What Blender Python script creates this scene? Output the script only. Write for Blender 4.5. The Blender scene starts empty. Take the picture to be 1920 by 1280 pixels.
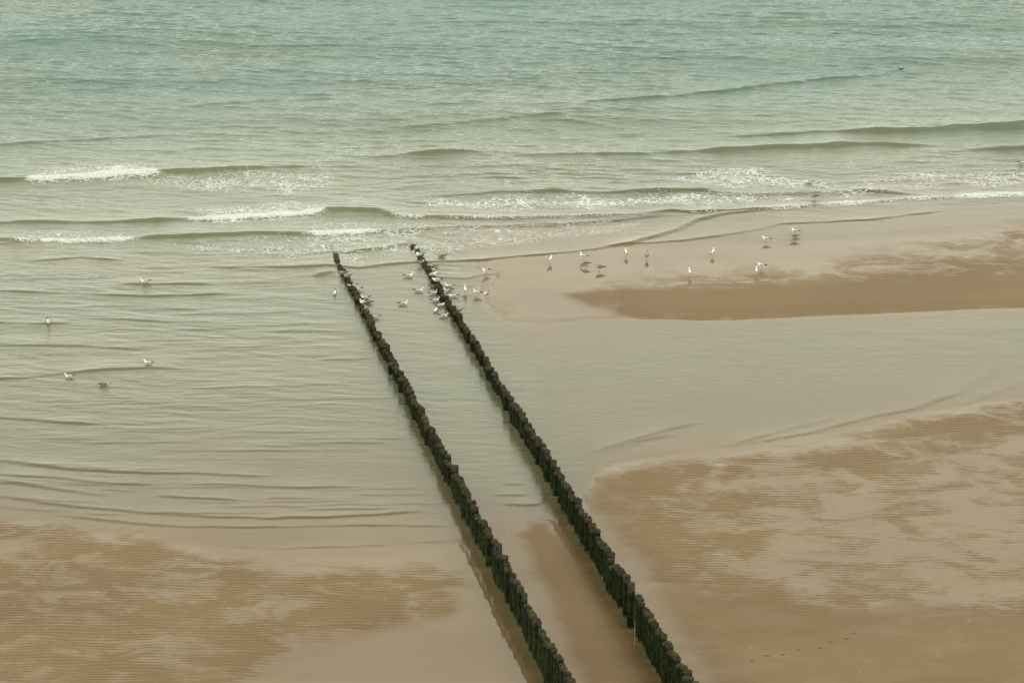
import bpy, bmesh, math, random
import numpy as np
from mathutils import Vector, Matrix

random.seed(7)
rng = np.random.default_rng(11)
C = bpy.context.scene.collection
SC = bpy.context.scene

# ------------------------------------------------------------------ camera, sky, sun, exposure
CAM_H = 55.0                      # the viewpoint is a high building behind the beach
FPX, PW, PH, VH = 5000.0, 1920.0, 1280.0, -1460.0
TH = math.atan((PH / 2 - VH) / FPX)          # camera pitch below the horizon
cam_d = bpy.data.cameras.new('camera')
cam_d.sensor_width = 36.0
cam_d.lens = FPX / PW * 36.0
cam_d.clip_start = 1.0
cam_d.clip_end = 30000.0
cam = bpy.data.objects.new('camera', cam_d)
C.objects.link(cam)
cam.location = (0, 0, CAM_H)
cam.rotation_euler = (math.pi / 2 - TH, 0, 0)
SC.camera = cam

SUN_EL, SUN_AZ = 56.0, 78.0       # azimuth clockwise from +Y (the sea)
world = bpy.data.worlds.new('World')
SC.world = world
world.use_nodes = True
wn, wl = world.node_tree.nodes, world.node_tree.links
for n in list(wn):
    wn.remove(n)
wo = wn.new('ShaderNodeOutputWorld')
bg = wn.new('ShaderNodeBackground')
bg.inputs['Strength'].default_value = 0.12
sky = wn.new('ShaderNodeTexSky')
sky.sky_type = 'NISHITA'
sky.sun_disc = False
sky.sun_elevation = math.radians(SUN_EL)
sky.sun_rotation = math.radians(SUN_AZ)
sky.air_density = 1.0
sky.dust_density = 4.0
sky.ozone_density = 1.0
hs = wn.new('ShaderNodeHueSaturation')       # thin overcast: most of the blue is gone
hs.inputs['Saturation'].default_value = 0.22
ov = wn.new('ShaderNodeMix')
ov.data_type = 'RGBA'
ov.inputs[0].default_value = 0.78
# even cloud veil, brighter in the haze low down all round the horizon
tc = wn.new('ShaderNodeTexCoord')
sx = wn.new('ShaderNodeSeparateXYZ')
wl.new(tc.outputs['Generated'], sx.inputs[0])
ramp = wn.new('ShaderNodeMapRange')
ramp.interpolation_type = 'SMOOTHSTEP'
for _i, _v in enumerate((0.32, 1.0, 22.5, 5.0)):
    ramp.inputs[_i + 1].default_value = _v
wl.new(sx.outputs['Z'], ramp.inputs[0])
veil = wn.new('ShaderNodeMix')
veil.data_type = 'RGBA'
veil.blend_type = 'MULTIPLY'
veil.inputs[0].default_value = 1.0
veil.inputs[6].default_value = (1.0, 1.04, 0.90, 1)
wl.new(ramp.outputs[0], veil.inputs[7])
wl.new(veil.outputs[2], ov.inputs[7])
wl.new(sky.outputs['Color'], hs.inputs['Color'])
wl.new(hs.outputs['Color'], ov.inputs[6])
wl.new(ov.outputs[2], bg.inputs['Color'])
wl.new(bg.outputs['Background'], wo.inputs['Surface'])

sun_d = bpy.data.lights.new('sun', 'SUN')
sun_d.energy = 0.7
sun_d.angle = math.radians(20)
sun_d.color = (1.0, 0.95, 0.87)
sun = bpy.data.objects.new('sun', sun_d)
C.objects.link(sun)
_e, _a = math.radians(SUN_EL), math.radians(SUN_AZ)
_dir = Vector((math.sin(_a) * math.cos(_e), math.cos(_a) * math.cos(_e), math.sin(_e)))
sun.rotation_euler = _dir.to_track_quat('Z', 'Y').to_euler()
sun.location = (60, 60, 120)

SC.view_settings.view_transform = 'Standard'
SC.view_settings.look = 'None'
SC.view_settings.exposure = 0.02
SC.view_settings.gamma = 1.0
SC.view_settings.use_curve_mapping = False
SC.render.engine = 'CYCLES'
SC.cycles.use_denoising = True
SC.cycles.denoising_prefilter = 'ACCURATE'
SC.cycles.max_bounces = 6
SC.cycles.transparent_max_bounces = 12

# ------------------------------------------------------------------ survey: photo point <-> ground point
CT, ST = math.cos(TH), math.sin(TH)


def gx(u, v, z=0.0):
    """ground point (x, y) seen at photo point (u, v), at height z"""
    u = np.asarray(u, float)
    v = np.asarray(v, float)
    h = CAM_H - z
    zz = h * FPX / (CT * (v - VH))
    return (u - PW / 2) * zz / FPX, (zz - h * ST) / CT


def px(x, y, z=0.0):
    """photo point of a place"""
    h = CAM_H - np.asarray(z, float)
    y = np.maximum(np.asarray(y, float), 52.0)
    zz = y * CT + h * ST
    v = PH / 2 + FPX * (h * CT - y * ST) / zz
    return PW / 2 + np.asarray(x, float) * FPX / zz, v


def sstep(a, b, x):
    t = np.clip((x - a) / (b - a), 0, 1)
    return t * t * (3 - 2 * t)


def _hash(i, j, s):
    h = (i * 374761393 + j * 668265263 + s * 974634721) & 0xFFFFFFFF
    h = ((h ^ (h >> 13)) * 1274126177) & 0xFFFFFFFF
    return ((h ^ (h >> 16)) & 0xFFFF) / 65535.0


def vnoise(x, y, s=0):
    xi, yi = np.floor(x).astype(np.int64), np.floor(y).astype(np.int64)
    fx, fy = x - xi, y - yi
    fx, fy = fx * fx * (3 - 2 * fx), fy * fy * (3 - 2 * fy)
    a = _hash(xi, yi, s) * (1 - fx) + _hash(xi + 1, yi, s) * fx
    b = _hash(xi, yi + 1, s) * (1 - fx) + _hash(xi + 1, yi + 1, s) * fx
    return a * (1 - fy) + b * fy


def fbm(x, y, s=0, o=4):
    t, a, n = 0, 0.5, 0
    for k in range(o):
        t = t + a * vnoise(x * 2 ** k + 13.7 * k, y * 2 ** k + 7.1 * k, s + k)
        n += a
        a *= 0.5
    return t / n


def sdist(u, v, poly, ky=2.0):
    """signed distance (photo pixels, v stretched) to a shore outline, + inside"""
    p = np.array(poly, float) * np.array([1, ky])
    q = np.roll(p, -1, 0)
    vv = v * ky
    d2 = np.full(u.shape, 1e18)
    ins = np.zeros(u.shape, bool)
    for (ax, ay), (bx, by) in zip(p, q):
        ex, ey = bx - ax, by - ay
        t = np.clip(((u - ax) * ex + (vv - ay) * ey) / (ex * ex + ey * ey + 1e-9), 0, 1)
        dx, dy = u - ax - t * ex, vv - ay - t * ey
        d2 = np.minimum(d2, dx * dx + dy * dy)
        c = (ay > vv) != (by > vv)
        with np.errstate(divide='ignore', invalid='ignore'):
            xs = ax + (vv - ay) * ex / (ey if abs(ey) > 1e-9 else 1e-9)
        ins ^= c & (u < xs)
    return np.where(ins, 1, -1) * np.sqrt(d2)


# ------------------------------------------------------------------ the two rows of posts, as ground lines
LA, LB = gx(696, 615), gx(1014, 1242)
RA, RB = gx(853.6, 596.5), gx(1237, 1256)


def row_x(y, row):
    (ax, ay), (bx, by) = (LA, LB) if row == 0 else (RA, RB)
    return ax + (bx - ax) * (y - ay) / (by - ay)


# ------------------------------------------------------------------ sand relief
BAR_A = [(1040, 548), (1100, 577), (1200, 600), (1320, 607), (1450, 606), (1600, 599), (1750, 592), (1920, 583), (2600, 560),
         (2600, 380), (1920, 428), (1800, 450), (1700, 472), (1600, 494), (1500, 510), (1400, 517), (1280, 524), (1150, 536)]
BAR_B = [(-700, 800), (0, 945), (100, 975), (200, 1000), (300, 1022), (430, 1050), (560, 1060), (700, 1055), (820, 1042), (875, 1085),
         (850, 1150), (640, 1195), (450, 1290), (300, 1500), (300, 2600), (-2500, 2600)]
BAR_C = [(1105, 893), (1180, 868), (1350, 862), (1500, 832), (1700, 792), (1920, 745), (2700, 560), (3500, 2600), (1900, 2600),
         (1420, 1500), (1345, 1300), (1215, 1100), (1105, 960)]
BAR_D = [(950, 1000), (985, 960), (1050, 972), (1120, 1060), (1200, 1180), (1290, 1330), (1330, 1420), (1150, 1420), (1055, 1250), (985, 1090)]
FILM_E = [(1330, 905), (1500, 880), (1700, 850), (1920, 830), (2500, 800), (2500, 1110), (1920, 1155), (1700, 1140), (1500, 1120), (1390, 1085), (1440, 1000)]


def terrain(x, y):
    """height of the sand, dryness (0 film .. 1 drained), ripple strength"""
    u, v = px(x, y)
    n1 = fbm(x * 0.30, y * 0.16, 3)
    n2 = fbm(x * 0.9, y * 0.5, 9)
    wob = (n1 - 0.5) * 60 + (n2 - 0.5) * 24
    a = sdist(u, v, BAR_A)
    b = sdist(u, v, BAR_B)
    c = sdist(u, v, BAR_C)
    d = sdist(u, v, BAR_D)
    e = sdist(u, v, FILM_E)
    top = sstep(560, 500, v)
    ma = sstep(-4 - 70 * top, 22 + 60 * top, a + wob * (0.15 + 1.3 * top)) * (1 - top * sstep(110, 10, a) * 0.25)
    mb = sstep(-25, 60, b + wob * 1.2) * (0.66 + 0.4 * n1)
    mc = sstep(-20, 50, c + wob * 1.0)
    md = sstep(-6, 60, d + wob * 0.3)
    me = sstep(-60, 90, e + wob * 2.2)
    mc = mc * (0.97 - 0.72 * me)
    core = 1 + 0.60 * sstep(15, 70, a) * sstep(500, 560, v) + 0.35 * sstep(0, 60, d) + 0.35 * sstep(1300, 1160, u) * sstep(20, 100, c)
    dry = np.clip(ma + mb + mc + md, 0, 1) * core
    # plain bed, landward of and either side of the right-hand row
    zl = np.interp(v, [-900, 0, 250, 400, 480, 600, 700, 850, 940, 1000, 1035, 1280, 2600],
                   [-6, -2.2, -1.1, -.55, -.36, -.34, -.30, -.16, -.055, -.016, .004, .02, 2.5])
    zc = np.interp(v, [-900, 0, 250, 400, 480, 600, 880, 940, 975, 1280, 2600],
                   [-6, -2.2, -1.1, -.55, -.36, -.36, -.30, -.13, -.012, .015, 2.5])
    sl = np.interp(v, [300, 550, 700], [0.045, 0.03, 0.17]) * np.clip(u - 1000, 0, 2000)
    zr = np.interp(v + sl, [-900, 0, 230, 330, 395, 430, 480, 520, 600, 640, 700, 800, 865, 892, 915, 1280, 2600],
                   [-6, -2.2, -.9, -.42, -.14, -.04, .004, .016, .004, -.08, -.14, -.10, -.05, -.012, .008, .03, 2.5])
    xl, xr = row_x(y, 0), row_x(y, 1)
    kl, kr = sstep(-0.6, 0.6, x - xl), sstep(-1.0, 3.6, x - xr + (n1 - 0.5) * 4 + (n2 - 0.5) * 2)
    z = zl * (1 - kl) + zc * kl
    z = z * (1 - kr) + zr * kr
    up = 0.05 * ma + 0.05 * mb + 0.05 * mc + 0.05 * md
    z = z + np.where(v < 1500, up, 0)
    # scour along the rows
    act = sstep(540, 640, v) * (1 - sstep(1500, 1800, v))
    for xx, wd in ((xl, 0.36), (xr, 0.36)):
        s = x - xx + 0.20 + (n2 - 0.5) * 0.35
        z = z - 0.13 * act * np.exp(-(s / wd) ** 2)
        dry = dry * (1 - 0.95 * act * np.exp(-(s / wd) ** 2))
    z = z + 0.010 * (n1 - 0.5) + 0.006 * (n2 - 0.5)
    rip = np.clip(sstep(-30, 30, b) + sstep(-40, 20, a) * (0.30 + 0.5 * sstep(560, 510, v)) * sstep(1090, 1180, u + (n1 - .5) * 200)
                  + sstep(-30, 20, c) * sstep(1150, 1085, v - np.clip(u - 1300, -200, 300) * 0.08 + (n1 - 0.5) * 150)
                  * sstep(1110, 1260, u - (v - 900) * 0.35 + (n1 - .5) * 140), 0, 1)
    return z, dry, rip


def axis(lo, hi, step, far, grow=1.35):
    core = list(np.arange(lo, hi + 1e-6, step))
    out, s, p = [], step, core[-1]
    while p < far:
        s *= grow
        p += s
        out.append(p)
    inn, s, p = [], step, core[0]
    while p > -far:
        s *= grow
        p -= s
        inn.append(p)
    return np.array(inn[::-1] + core + out)


def grid_object(name, xs, ys, zf, mat, attrs):
    X, Y = np.meshgrid(xs, ys)
    nx, ny = len(xs), len(ys)
    co = np.stack([X.ravel(), Y.ravel(), zf.ravel()], 1).astype(np.float32)
    me = bpy.data.meshes.new(name)
    me.vertices.add(nx * ny)
    me.vertices.foreach_set('co', co.ravel())
    i = np.arange(nx * ny).reshape(ny, nx)
    q = np.stack([i[:-1, :-1], i[:-1, 1:], i[1:, 1:], i[1:, :-1]], -1).reshape(-1, 4)
    nq = len(q)
    me.loops.add(nq * 4)
    me.loops.foreach_set('vertex_index', q.ravel().astype(np.int32))
    me.polygons.add(nq)
    me.polygons.foreach_set('loop_start', np.arange(0, nq * 4, 4, dtype=np.int32))
    me.polygons.foreach_set('use_smooth', np.ones(nq, bool))
    for k, arr in attrs.items():
        me.attributes.new(k, 'FLOAT', 'POINT').data.foreach_set('value', arr.ravel().astype(np.float32))
    me.update(calc_edges=True)
    me.materials.append(mat)
    o = bpy.data.objects.new(name, me)
    C.objects.link(o)
    return o


# ------------------------------------------------------------------ node helpers
class NT:
    def __init__(self, name):
        self.m = bpy.data.materials.new(name)
        self.m.use_nodes = True
        self.t = self.m.node_tree
        for n in list(self.t.nodes):
            self.t.nodes.remove(n)
        self.out = self.t.nodes.new('ShaderNodeOutputMaterial')

    def n(self, typ, ins=None, **kw):
        nd = self.t.nodes.new(typ)
        for k, v in kw.items():
            setattr(nd, k, v)
        for k, v in (ins or {}).items():
            self.put(nd, k, v)
        return nd

    def put(self, nd, k, v):
        s = nd.inputs[k]
        if hasattr(v, 'is_output') or isinstance(v, bpy.types.NodeSocket):
            self.t.links.new(v, s)
        else:
            s.default_value = v

    def math(self, op, a, b=None, c=None, clamp=False):
        nd = self.t.nodes.new('ShaderNodeMath')
        nd.operation = op
        nd.use_clamp = clamp
        for i, v in enumerate((a, b, c)):
            if v is not None:
                self.put(nd, i, v)
        return nd.outputs[0]

    def mixc(self, f, a, b):
        nd = self.t.nodes.new('ShaderNodeMix')
        nd.data_type = 'RGBA'
        self.put(nd, 0, f)
        self.put(nd, 6, a)
        self.put(nd, 7, b)
        return nd.outputs[2]

    def attr(self, name, typ='GEOMETRY'):
        return self.n('ShaderNodeAttribute', attribute_name=name, attribute_type=typ).outputs['Fac']

    def rng(self, x, a, b, c=0.0, d=1.0):
        nd = self.n('ShaderNodeMapRange', {0: x, 1: a, 2: b, 3: c, 4: d})
        nd.interpolation_type = 'SMOOTHSTEP'
        return nd.outputs[0]

    def noise(self, vec, scale, detail=3.0, rough=0.5, dist=0.0):
        return self.n('ShaderNodeTexNoise', {'Vector': vec, 'Scale': scale, 'Detail': detail, 'Roughness': rough, 'Distortion': dist}).outputs['Fac']

    def mapv(self, vec, sc, rot=(0, 0, 0)):
        return self.n('ShaderNodeMapping', {'Vector': vec, 'Scale': sc, 'Rotation': rot}).outputs[0]

    def done(self, sh):
        self.t.links.new(sh, self.out.inputs['Surface'])
        return self.m


def RGB(r, g, b):
    return (r, g, b, 1.0)


# ------------------------------------------------------------------ sand
def sand_material():
    k = NT('sand')
    pos = k.n('ShaderNodeNewGeometry').outputs['Position']
    wet = k.math('SUBTRACT', 1.0, k.attr('dry'))
    rip = k.attr('ripple')
    film = k.attr('film')
    # sand ripples: two warped trains of bars blended so that crests fork
    wv = []
    sp = k.n('ShaderNodeSeparateXYZ', {0: pos})
    for per, tilt, am, ns in ((0.262, 0.06, 12.0, 0.35), (0.244, -0.03, 15.0, 0.5)):
        warp = k.noise(k.mapv(pos, (ns * .55, ns, 1)), 1.0, 3.0, 0.45)
        ph = k.math('ADD', k.math('MULTIPLY', sp.outputs[1], 6.283 / per), k.math('MULTIPLY', sp.outputs[0], tilt * 6.283 / per))
        ph = k.math('ADD', ph, k.math('MULTIPLY', warp, am))
        wv.append(k.math('ADD', k.math('MULTIPLY', k.math('SINE', ph), 0.5), 0.5))
    sel = k.rng(k.noise(k.mapv(pos, (0.55, 0.8, 1)), 0.9, 3.0), 0.44, 0.56)
    wave = k.math('ADD', k.math('MULTIPLY', wv[0], k.math('SUBTRACT', 1.0, sel)), k.math('MULTIPLY', wv[1], sel))
    fade = k.rng(k.noise(k.mapv(pos, (0.28, 0.5, 1)), 1.0, 4.0, 0.6), 0.34, 0.58, 0.5, 1.0)
    rip = k.math('MULTIPLY', rip, fade)
    wr = k.math('MULTIPLY', wave, rip)
    patch = k.noise(k.mapv(pos, (0.30, 0.55, 1), (0, 0, 0.45)), 1.0, 6.0, 0.62, 0.9)
    wisp = k.noise(k.mapv(pos, (1.0, 2.0, 1), (0, 0, 0.6)), 1.2, 6.0, 0.68, 0.8)
    fine = k.noise(k.mapv(pos, (1.2, 2.4, 1)), 2.0, 4.0, 0.6)
    f = k.math('ADD', wet, k.math('MULTIPLY', k.rng(patch, 0.36, 0.66, -0.50, 0.62), k.math('ADD', 0.3, k.math('MULTIPLY', k.attr('ripple'), 0.7))))
    f = k.math('ADD', f, k.math('MULTIPLY', k.math('SUBTRACT', wisp, 0.5), k.math('ADD', 0.5, k.math('MULTIPLY', rip, 1.8))))
    f = k.math('ADD', f, k.math('MULTIPLY', k.math('SUBTRACT', fine, 0.5), 0.35))
    f = k.math('ADD', f, k.math('MULTIPLY', k.math('MULTIPLY', k.math('SUBTRACT', 0.5, wave), rip), 0.36))
    F = k.math('MULTIPLY', k.rng(f, -0.20, 1.12), film)
    big = k.noise(k.mapv(pos, (0.10, 0.2, 1)), 1.0, 4.0)
    col = k.mixc(k.rng(big, 0.35, 0.65), RGB(.162, .102, .050), RGB(.180, .119, .055))
    grain = k.noise(pos, 9.0, 3.0, 0.7)
    col = k.mixc(k.math('MULTIPLY', k.rng(grain, 0.3, 0.8), 0.35), col, RGB(.125, .082, .044))
    bump = k.n('ShaderNodeBump', {'Strength': 0.8, 'Distance': 0.030, 'Height': wr})
    bump2 = k.n('ShaderNodeBump', {'Strength': 0.25, 'Distance': 0.02, 'Height': fine, 'Normal': bump.outputs[0]})
    dif = k.n('ShaderNodeBsdfDiffuse', {'Color': col, 'Normal': bump2.outputs[0]})
    gb = k.n('ShaderNodeBump', {'Strength': k.math('SUBTRACT', 1.0, k.math('MULTIPLY', F, 0.92)), 'Distance': 0.014, 'Height': wr})
    gl = k.n('ShaderNodeBsdfGlossy', {'Color': RGB(1, 1, 1), 'Roughness': k.math('SUBTRACT', 0.30, k.math('MULTIPLY', F, 0.24)), 'Normal': gb.outputs[0]})
    fr = k.n('ShaderNodeFresnel', {'IOR': 1.33, 'Normal': gb.outputs[0]})
    fac = k.math('MULTIPLY', fr.outputs[0], k.math('ADD', k.math('MULTIPLY', F, 0.74), k.math('MULTIPLY', film, 0.26)))
    mx = k.n('ShaderNodeMixShader', {0: fac, 1: dif.outputs[0], 2: gl.outputs[0]})
    return k.done(mx.outputs[0])


# ------------------------------------------------------------------ water
# crest lines traced on the water: points, height (m), (from,to) foam stretches, (from,to) stretches that stand highest
WAVES = [
    dict(p=[(-300, 338), (0, 333), (60, 333), (100, 331), (200, 326), (300, 320), (330, 318), (400, 316), (480, 312), (560, 310), (640, 309), (760, 305)],
         h=.34, foam=[(45, 305, 1.0)], hi=[(-300, 100), (100, 480)], fade=(-300, 640)),
    dict(p=[(640, 297), (690, 293), (760, 287), (820, 282), (870, 280), (905, 284), (960, 290)], h=.30, foam=[], hi=[(760, 890)], fade=(690, 910)),
    dict(p=[(-300, 420), (0, 416), (80, 414), (200, 413), (300, 411), (345, 409), (430, 406), (500, 401), (560, 396), (610, 391), (650, 389), (700, 392), (730, 398), (780, 404), (860, 406),
            (1000, 405), (1100, 403), (1200, 398), (1270, 393)], h=.34, foam=[(345, 615, 1.0), (728, 800, .8), (800, 1260, .62)], hi=[(250, 330), (600, 740)], fade=(-200, 1240)),
    dict(p=[(-300, 448), (0, 446), (50, 448), (110, 448), (200, 446), (260, 443), (330, 439), (400, 438), (500, 435), (560, 433), (640, 431), (720, 428), (780, 424), (850, 422), (1000, 416),
            (1100, 413), (1180, 406), (1250, 398)], h=.26, foam=[(15, 262, .85), (560, 720, .95), (720, 1180, .55)], hi=[(0, 60), (260, 570)], fade=(-200, 1220)),
    dict(p=[(760, 368), (830, 363), (880, 359), (950, 357), (1000, 355), (1040, 353), (1080, 357), (1130, 358), (1180, 356), (1250, 354), (1320, 353), (1340, 358), (1400, 360), (1480, 359),
            (1580, 358), (1620, 354), (1660, 356), (1700, 361), (1790, 366)], h=.27, foam=[(1330, 1605, .62)], hi=[(930, 1060), (1180, 1330), (1605, 1680)], fade=(840, 1700)),
    dict(p=[(700, 296), (800, 295), (900, 291), (1000, 289), (1100, 286), (1200, 285), (1300, 281), (1380, 276), (1480, 272), (1560, 269), (1640, 268), (1700, 270), (1780, 273)],
         h=.42, foam=[(1488, 1530, .45)], hi=[(1330, 1700)], fade=(1000, 1730)),
    dict(p=[(1200, 262), (1390, 251), (1500, 246), (1600, 242), (1700, 240), (1800, 237), (1900, 232), (1970, 229), (2200, 220)], h=.42, foam=[], hi=[(1600, 2200)], fade=(1390, 2200)),
    dict(p=[(1700, 288), (1760, 284), (1820, 280), (1870, 276), (1920, 275), (2000, 273), (2200, 268)], h=.38, foam=[], hi=[(1830, 2200)], fade=(1790, 2200)),
    dict(p=[(800, 212), (960, 199), (1050, 194), (1150, 186), (1250, 179), (1350, 169), (1450, 154), (1550, 143), (1650, 135), (1720, 131), (1900, 122)],
         h=.20, foam=[], hi=[(1150, 1600)], fade=(1000, 1700)),
    dict(p=[(-300, 290), (0, 268), (80, 264), (160, 259), (260, 253), (350, 247), (500, 240)], h=.13, foam=[], hi=[(0, 250)], fade=(-200, 320)),
    dict(p=[(250, 205), (380, 196), (440, 191), (520, 186), (640, 180), (800, 160)], h=.11, foam=[], hi=[(380, 520)], fade=(330, 700)),
    dict(p=[(400, 250), (600, 244), (800, 232), (1000, 215), (1200, 202), (1400, 190)], h=.11, foam=[], hi=[(700, 1100)], fade=(500, 1250)),
]
# low bores and ripple lines in the shallows
LINES = [
    ([(400, 502), (560, 501), (623, 499), (674, 503), (726, 497), (774, 492), (833, 491), (910, 488), (960, 483), (1030, 477), (1085, 472), (1185, 457), (1235, 442), (1272, 430), (1310, 413), (1366, 400), (1429, 394)], .085),
    ([(1150, 461), (1185, 457), (1241, 454), (1304, 448), (1366, 439), (1422, 430), (1466, 420), (1560, 416), (1640, 411), (1760, 396)], .05),
    ([(1215, 400), (1260, 396), (1300, 399), (1400, 394), (1500, 388), (1600, 382), (1700, 375), (1800, 370), (1920, 367), (2100, 362)], .10),
    ([(640, 475), (654, 474), (713, 467), (746, 461), (778, 456)], .08),
    ([(585, 519), (600, 516), (632, 510)], .07), ([(585, 522), (600, 516), (640, 507)], .05),
    ([(800, 519), (870, 523), (910, 515), (950, 508)], .04), 
    ([(-100, 784), (0, 784), (60, 787), (130, 793), (180, 796)], .09), ([(-100, 714), (0, 712), (60, 708), (130, 700), (200, 693), (280, 690), (340, 692)], .09),
    ([(-200, 858), (-10, 862), (120, 879), (240, 885), (370, 887), (490, 893)], .07), ([(-10, 889), (120, 898), (200, 905), (270, 908)], .055),
    ([(-10, 899), (100, 917), (190, 927)], .055), ([(10, 929), (80, 943), (170, 953), (280, 962), (400, 969), (500, 971), (600, 969), (720, 964), (780, 958)], .06),
    ([(120, 966), (250, 980), (350, 987), (450, 988), (600, 985), (740, 984), (830, 986)], .045), ([(300, 930), (400, 935), (450, 937)], .06),
    ([(340, 908), (420, 908), (560, 915), (660, 912)], .05), ([(400, 1024), (540, 1028), (700, 1022), (860, 1012)], .025),
    ([(-50, 545), (150, 552), (280, 556), (420, 552)], .09), ([(-50, 604), (60, 608), (140, 606)], .10), ([(230, 534), (330, 534), (400, 534)], .09),
    ([(150, 597), (260, 602), (420, 606)], .07), ([(-50, 647), (150, 650), (260, 655)], .07), ([(60, 490), (150, 484), (230, 490)], .10),
    ([(1098, 858), (1110, 850), (1170, 830), (1250, 806), (1310, 792)], .035), ([(1120, 856), (1160, 842), (1200, 827), (1260, 815)], .03),
    ([(1360, 838), (1440, 815), (1520, 795), (1570, 783)], .035), ([(1415, 831), (1530, 810), (1620, 785), (1720, 765), (1800, 735), (1870, 695)], .045), ([(1790, 765), (1870, 735), (1930, 712)], .03),
    ([(938, 905), (965, 908), (985, 906)], .05), ([(925, 927), (965, 929), (990, 927)], .06), ([(940, 944), (985, 948), (1025, 942)], .06),
]
FLECKS = [  # drifting foam: outline, amount
    ([(320, 316), (620, 310), (640, 350), (540, 372), (330, 365), (150, 350)], .66),
    ([(470, 385), (540, 370), (640, 384), (600, 400), (480, 402)], .70),
    ([(780, 368), (1000, 360), (1320, 358), (1560, 364), (1480, 386), (1240, 395), (1000, 402), (770, 402)], .74),
    ([(1230, 345), (1300, 312), (1440, 312), (1540, 330), (1600, 356), (1340, 356)], .80),
    ([(1580, 340), (1700, 310), (1940, 300), (1940, 364), (1700, 370), (1560, 380)], .60),
    ([(1440, 285), (1760, 276), (1940, 285), (1940, 310), (1600, 330), (1450, 312)], .36),
    ([(560, 430), (900, 412), (1220, 402), (1200, 440), (1000, 470), (700, 500), (400, 485), (200, 460), (300, 448)], .58),
    ([(550, 432), (640, 418), (800, 414), (900, 416), (880, 428), (700, 434)], .62),
    ([(0, 340), (60, 325), (320, 312), (320, 328), (60, 342)], .35),
    ([(0, 455), (260, 448), (600, 440), (620, 470), (200, 470)], .30),
    ([(900, 420), (1260, 405), (1200, 455), (1000, 482), (860, 488)], .42),
]


_lr = random.Random(77)
for _k in range(135):          # the many small curved wavelets of the left shallows
    _v = _lr.uniform(500, 975)
    _u = _lr.uniform(-80, 820 if _v > 760 else 620)
    _L = _lr.uniform(70, 260)
    _q = []
    for _i in range(7):
        _uu = _u + _L * _i / 6
        _curve = float(np.interp(_v, [700, 830, 960], [0.0, 1.0, 1.6]))
        _dv = _curve * 18 * (1 - math.exp(-max(_uu, 0) / 260.0)) - _curve * 18 * (1 - math.exp(-max(_u, 0) / 260.0)) - 0.02 * (_uu - _u) + _lr.uniform(-1.0, 1.0)
        _q.append((_uu, _v + _dv))
    if _q[-1][0] < 640 + (_v - 540) * .5:
        LINES.append((_q, _lr.uniform(.011, .030)))


def span(u, rng_list, soft):
    t = np.zeros_like(u)
    for r in rng_list:
        a = r[2] if len(r) > 2 else 1.0
        t = np.maximum(t, a * sstep(r[0] - soft, r[0] + soft, u) * (1 - sstep(r[1] - soft, r[1] + soft, u)))
    return t


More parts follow.
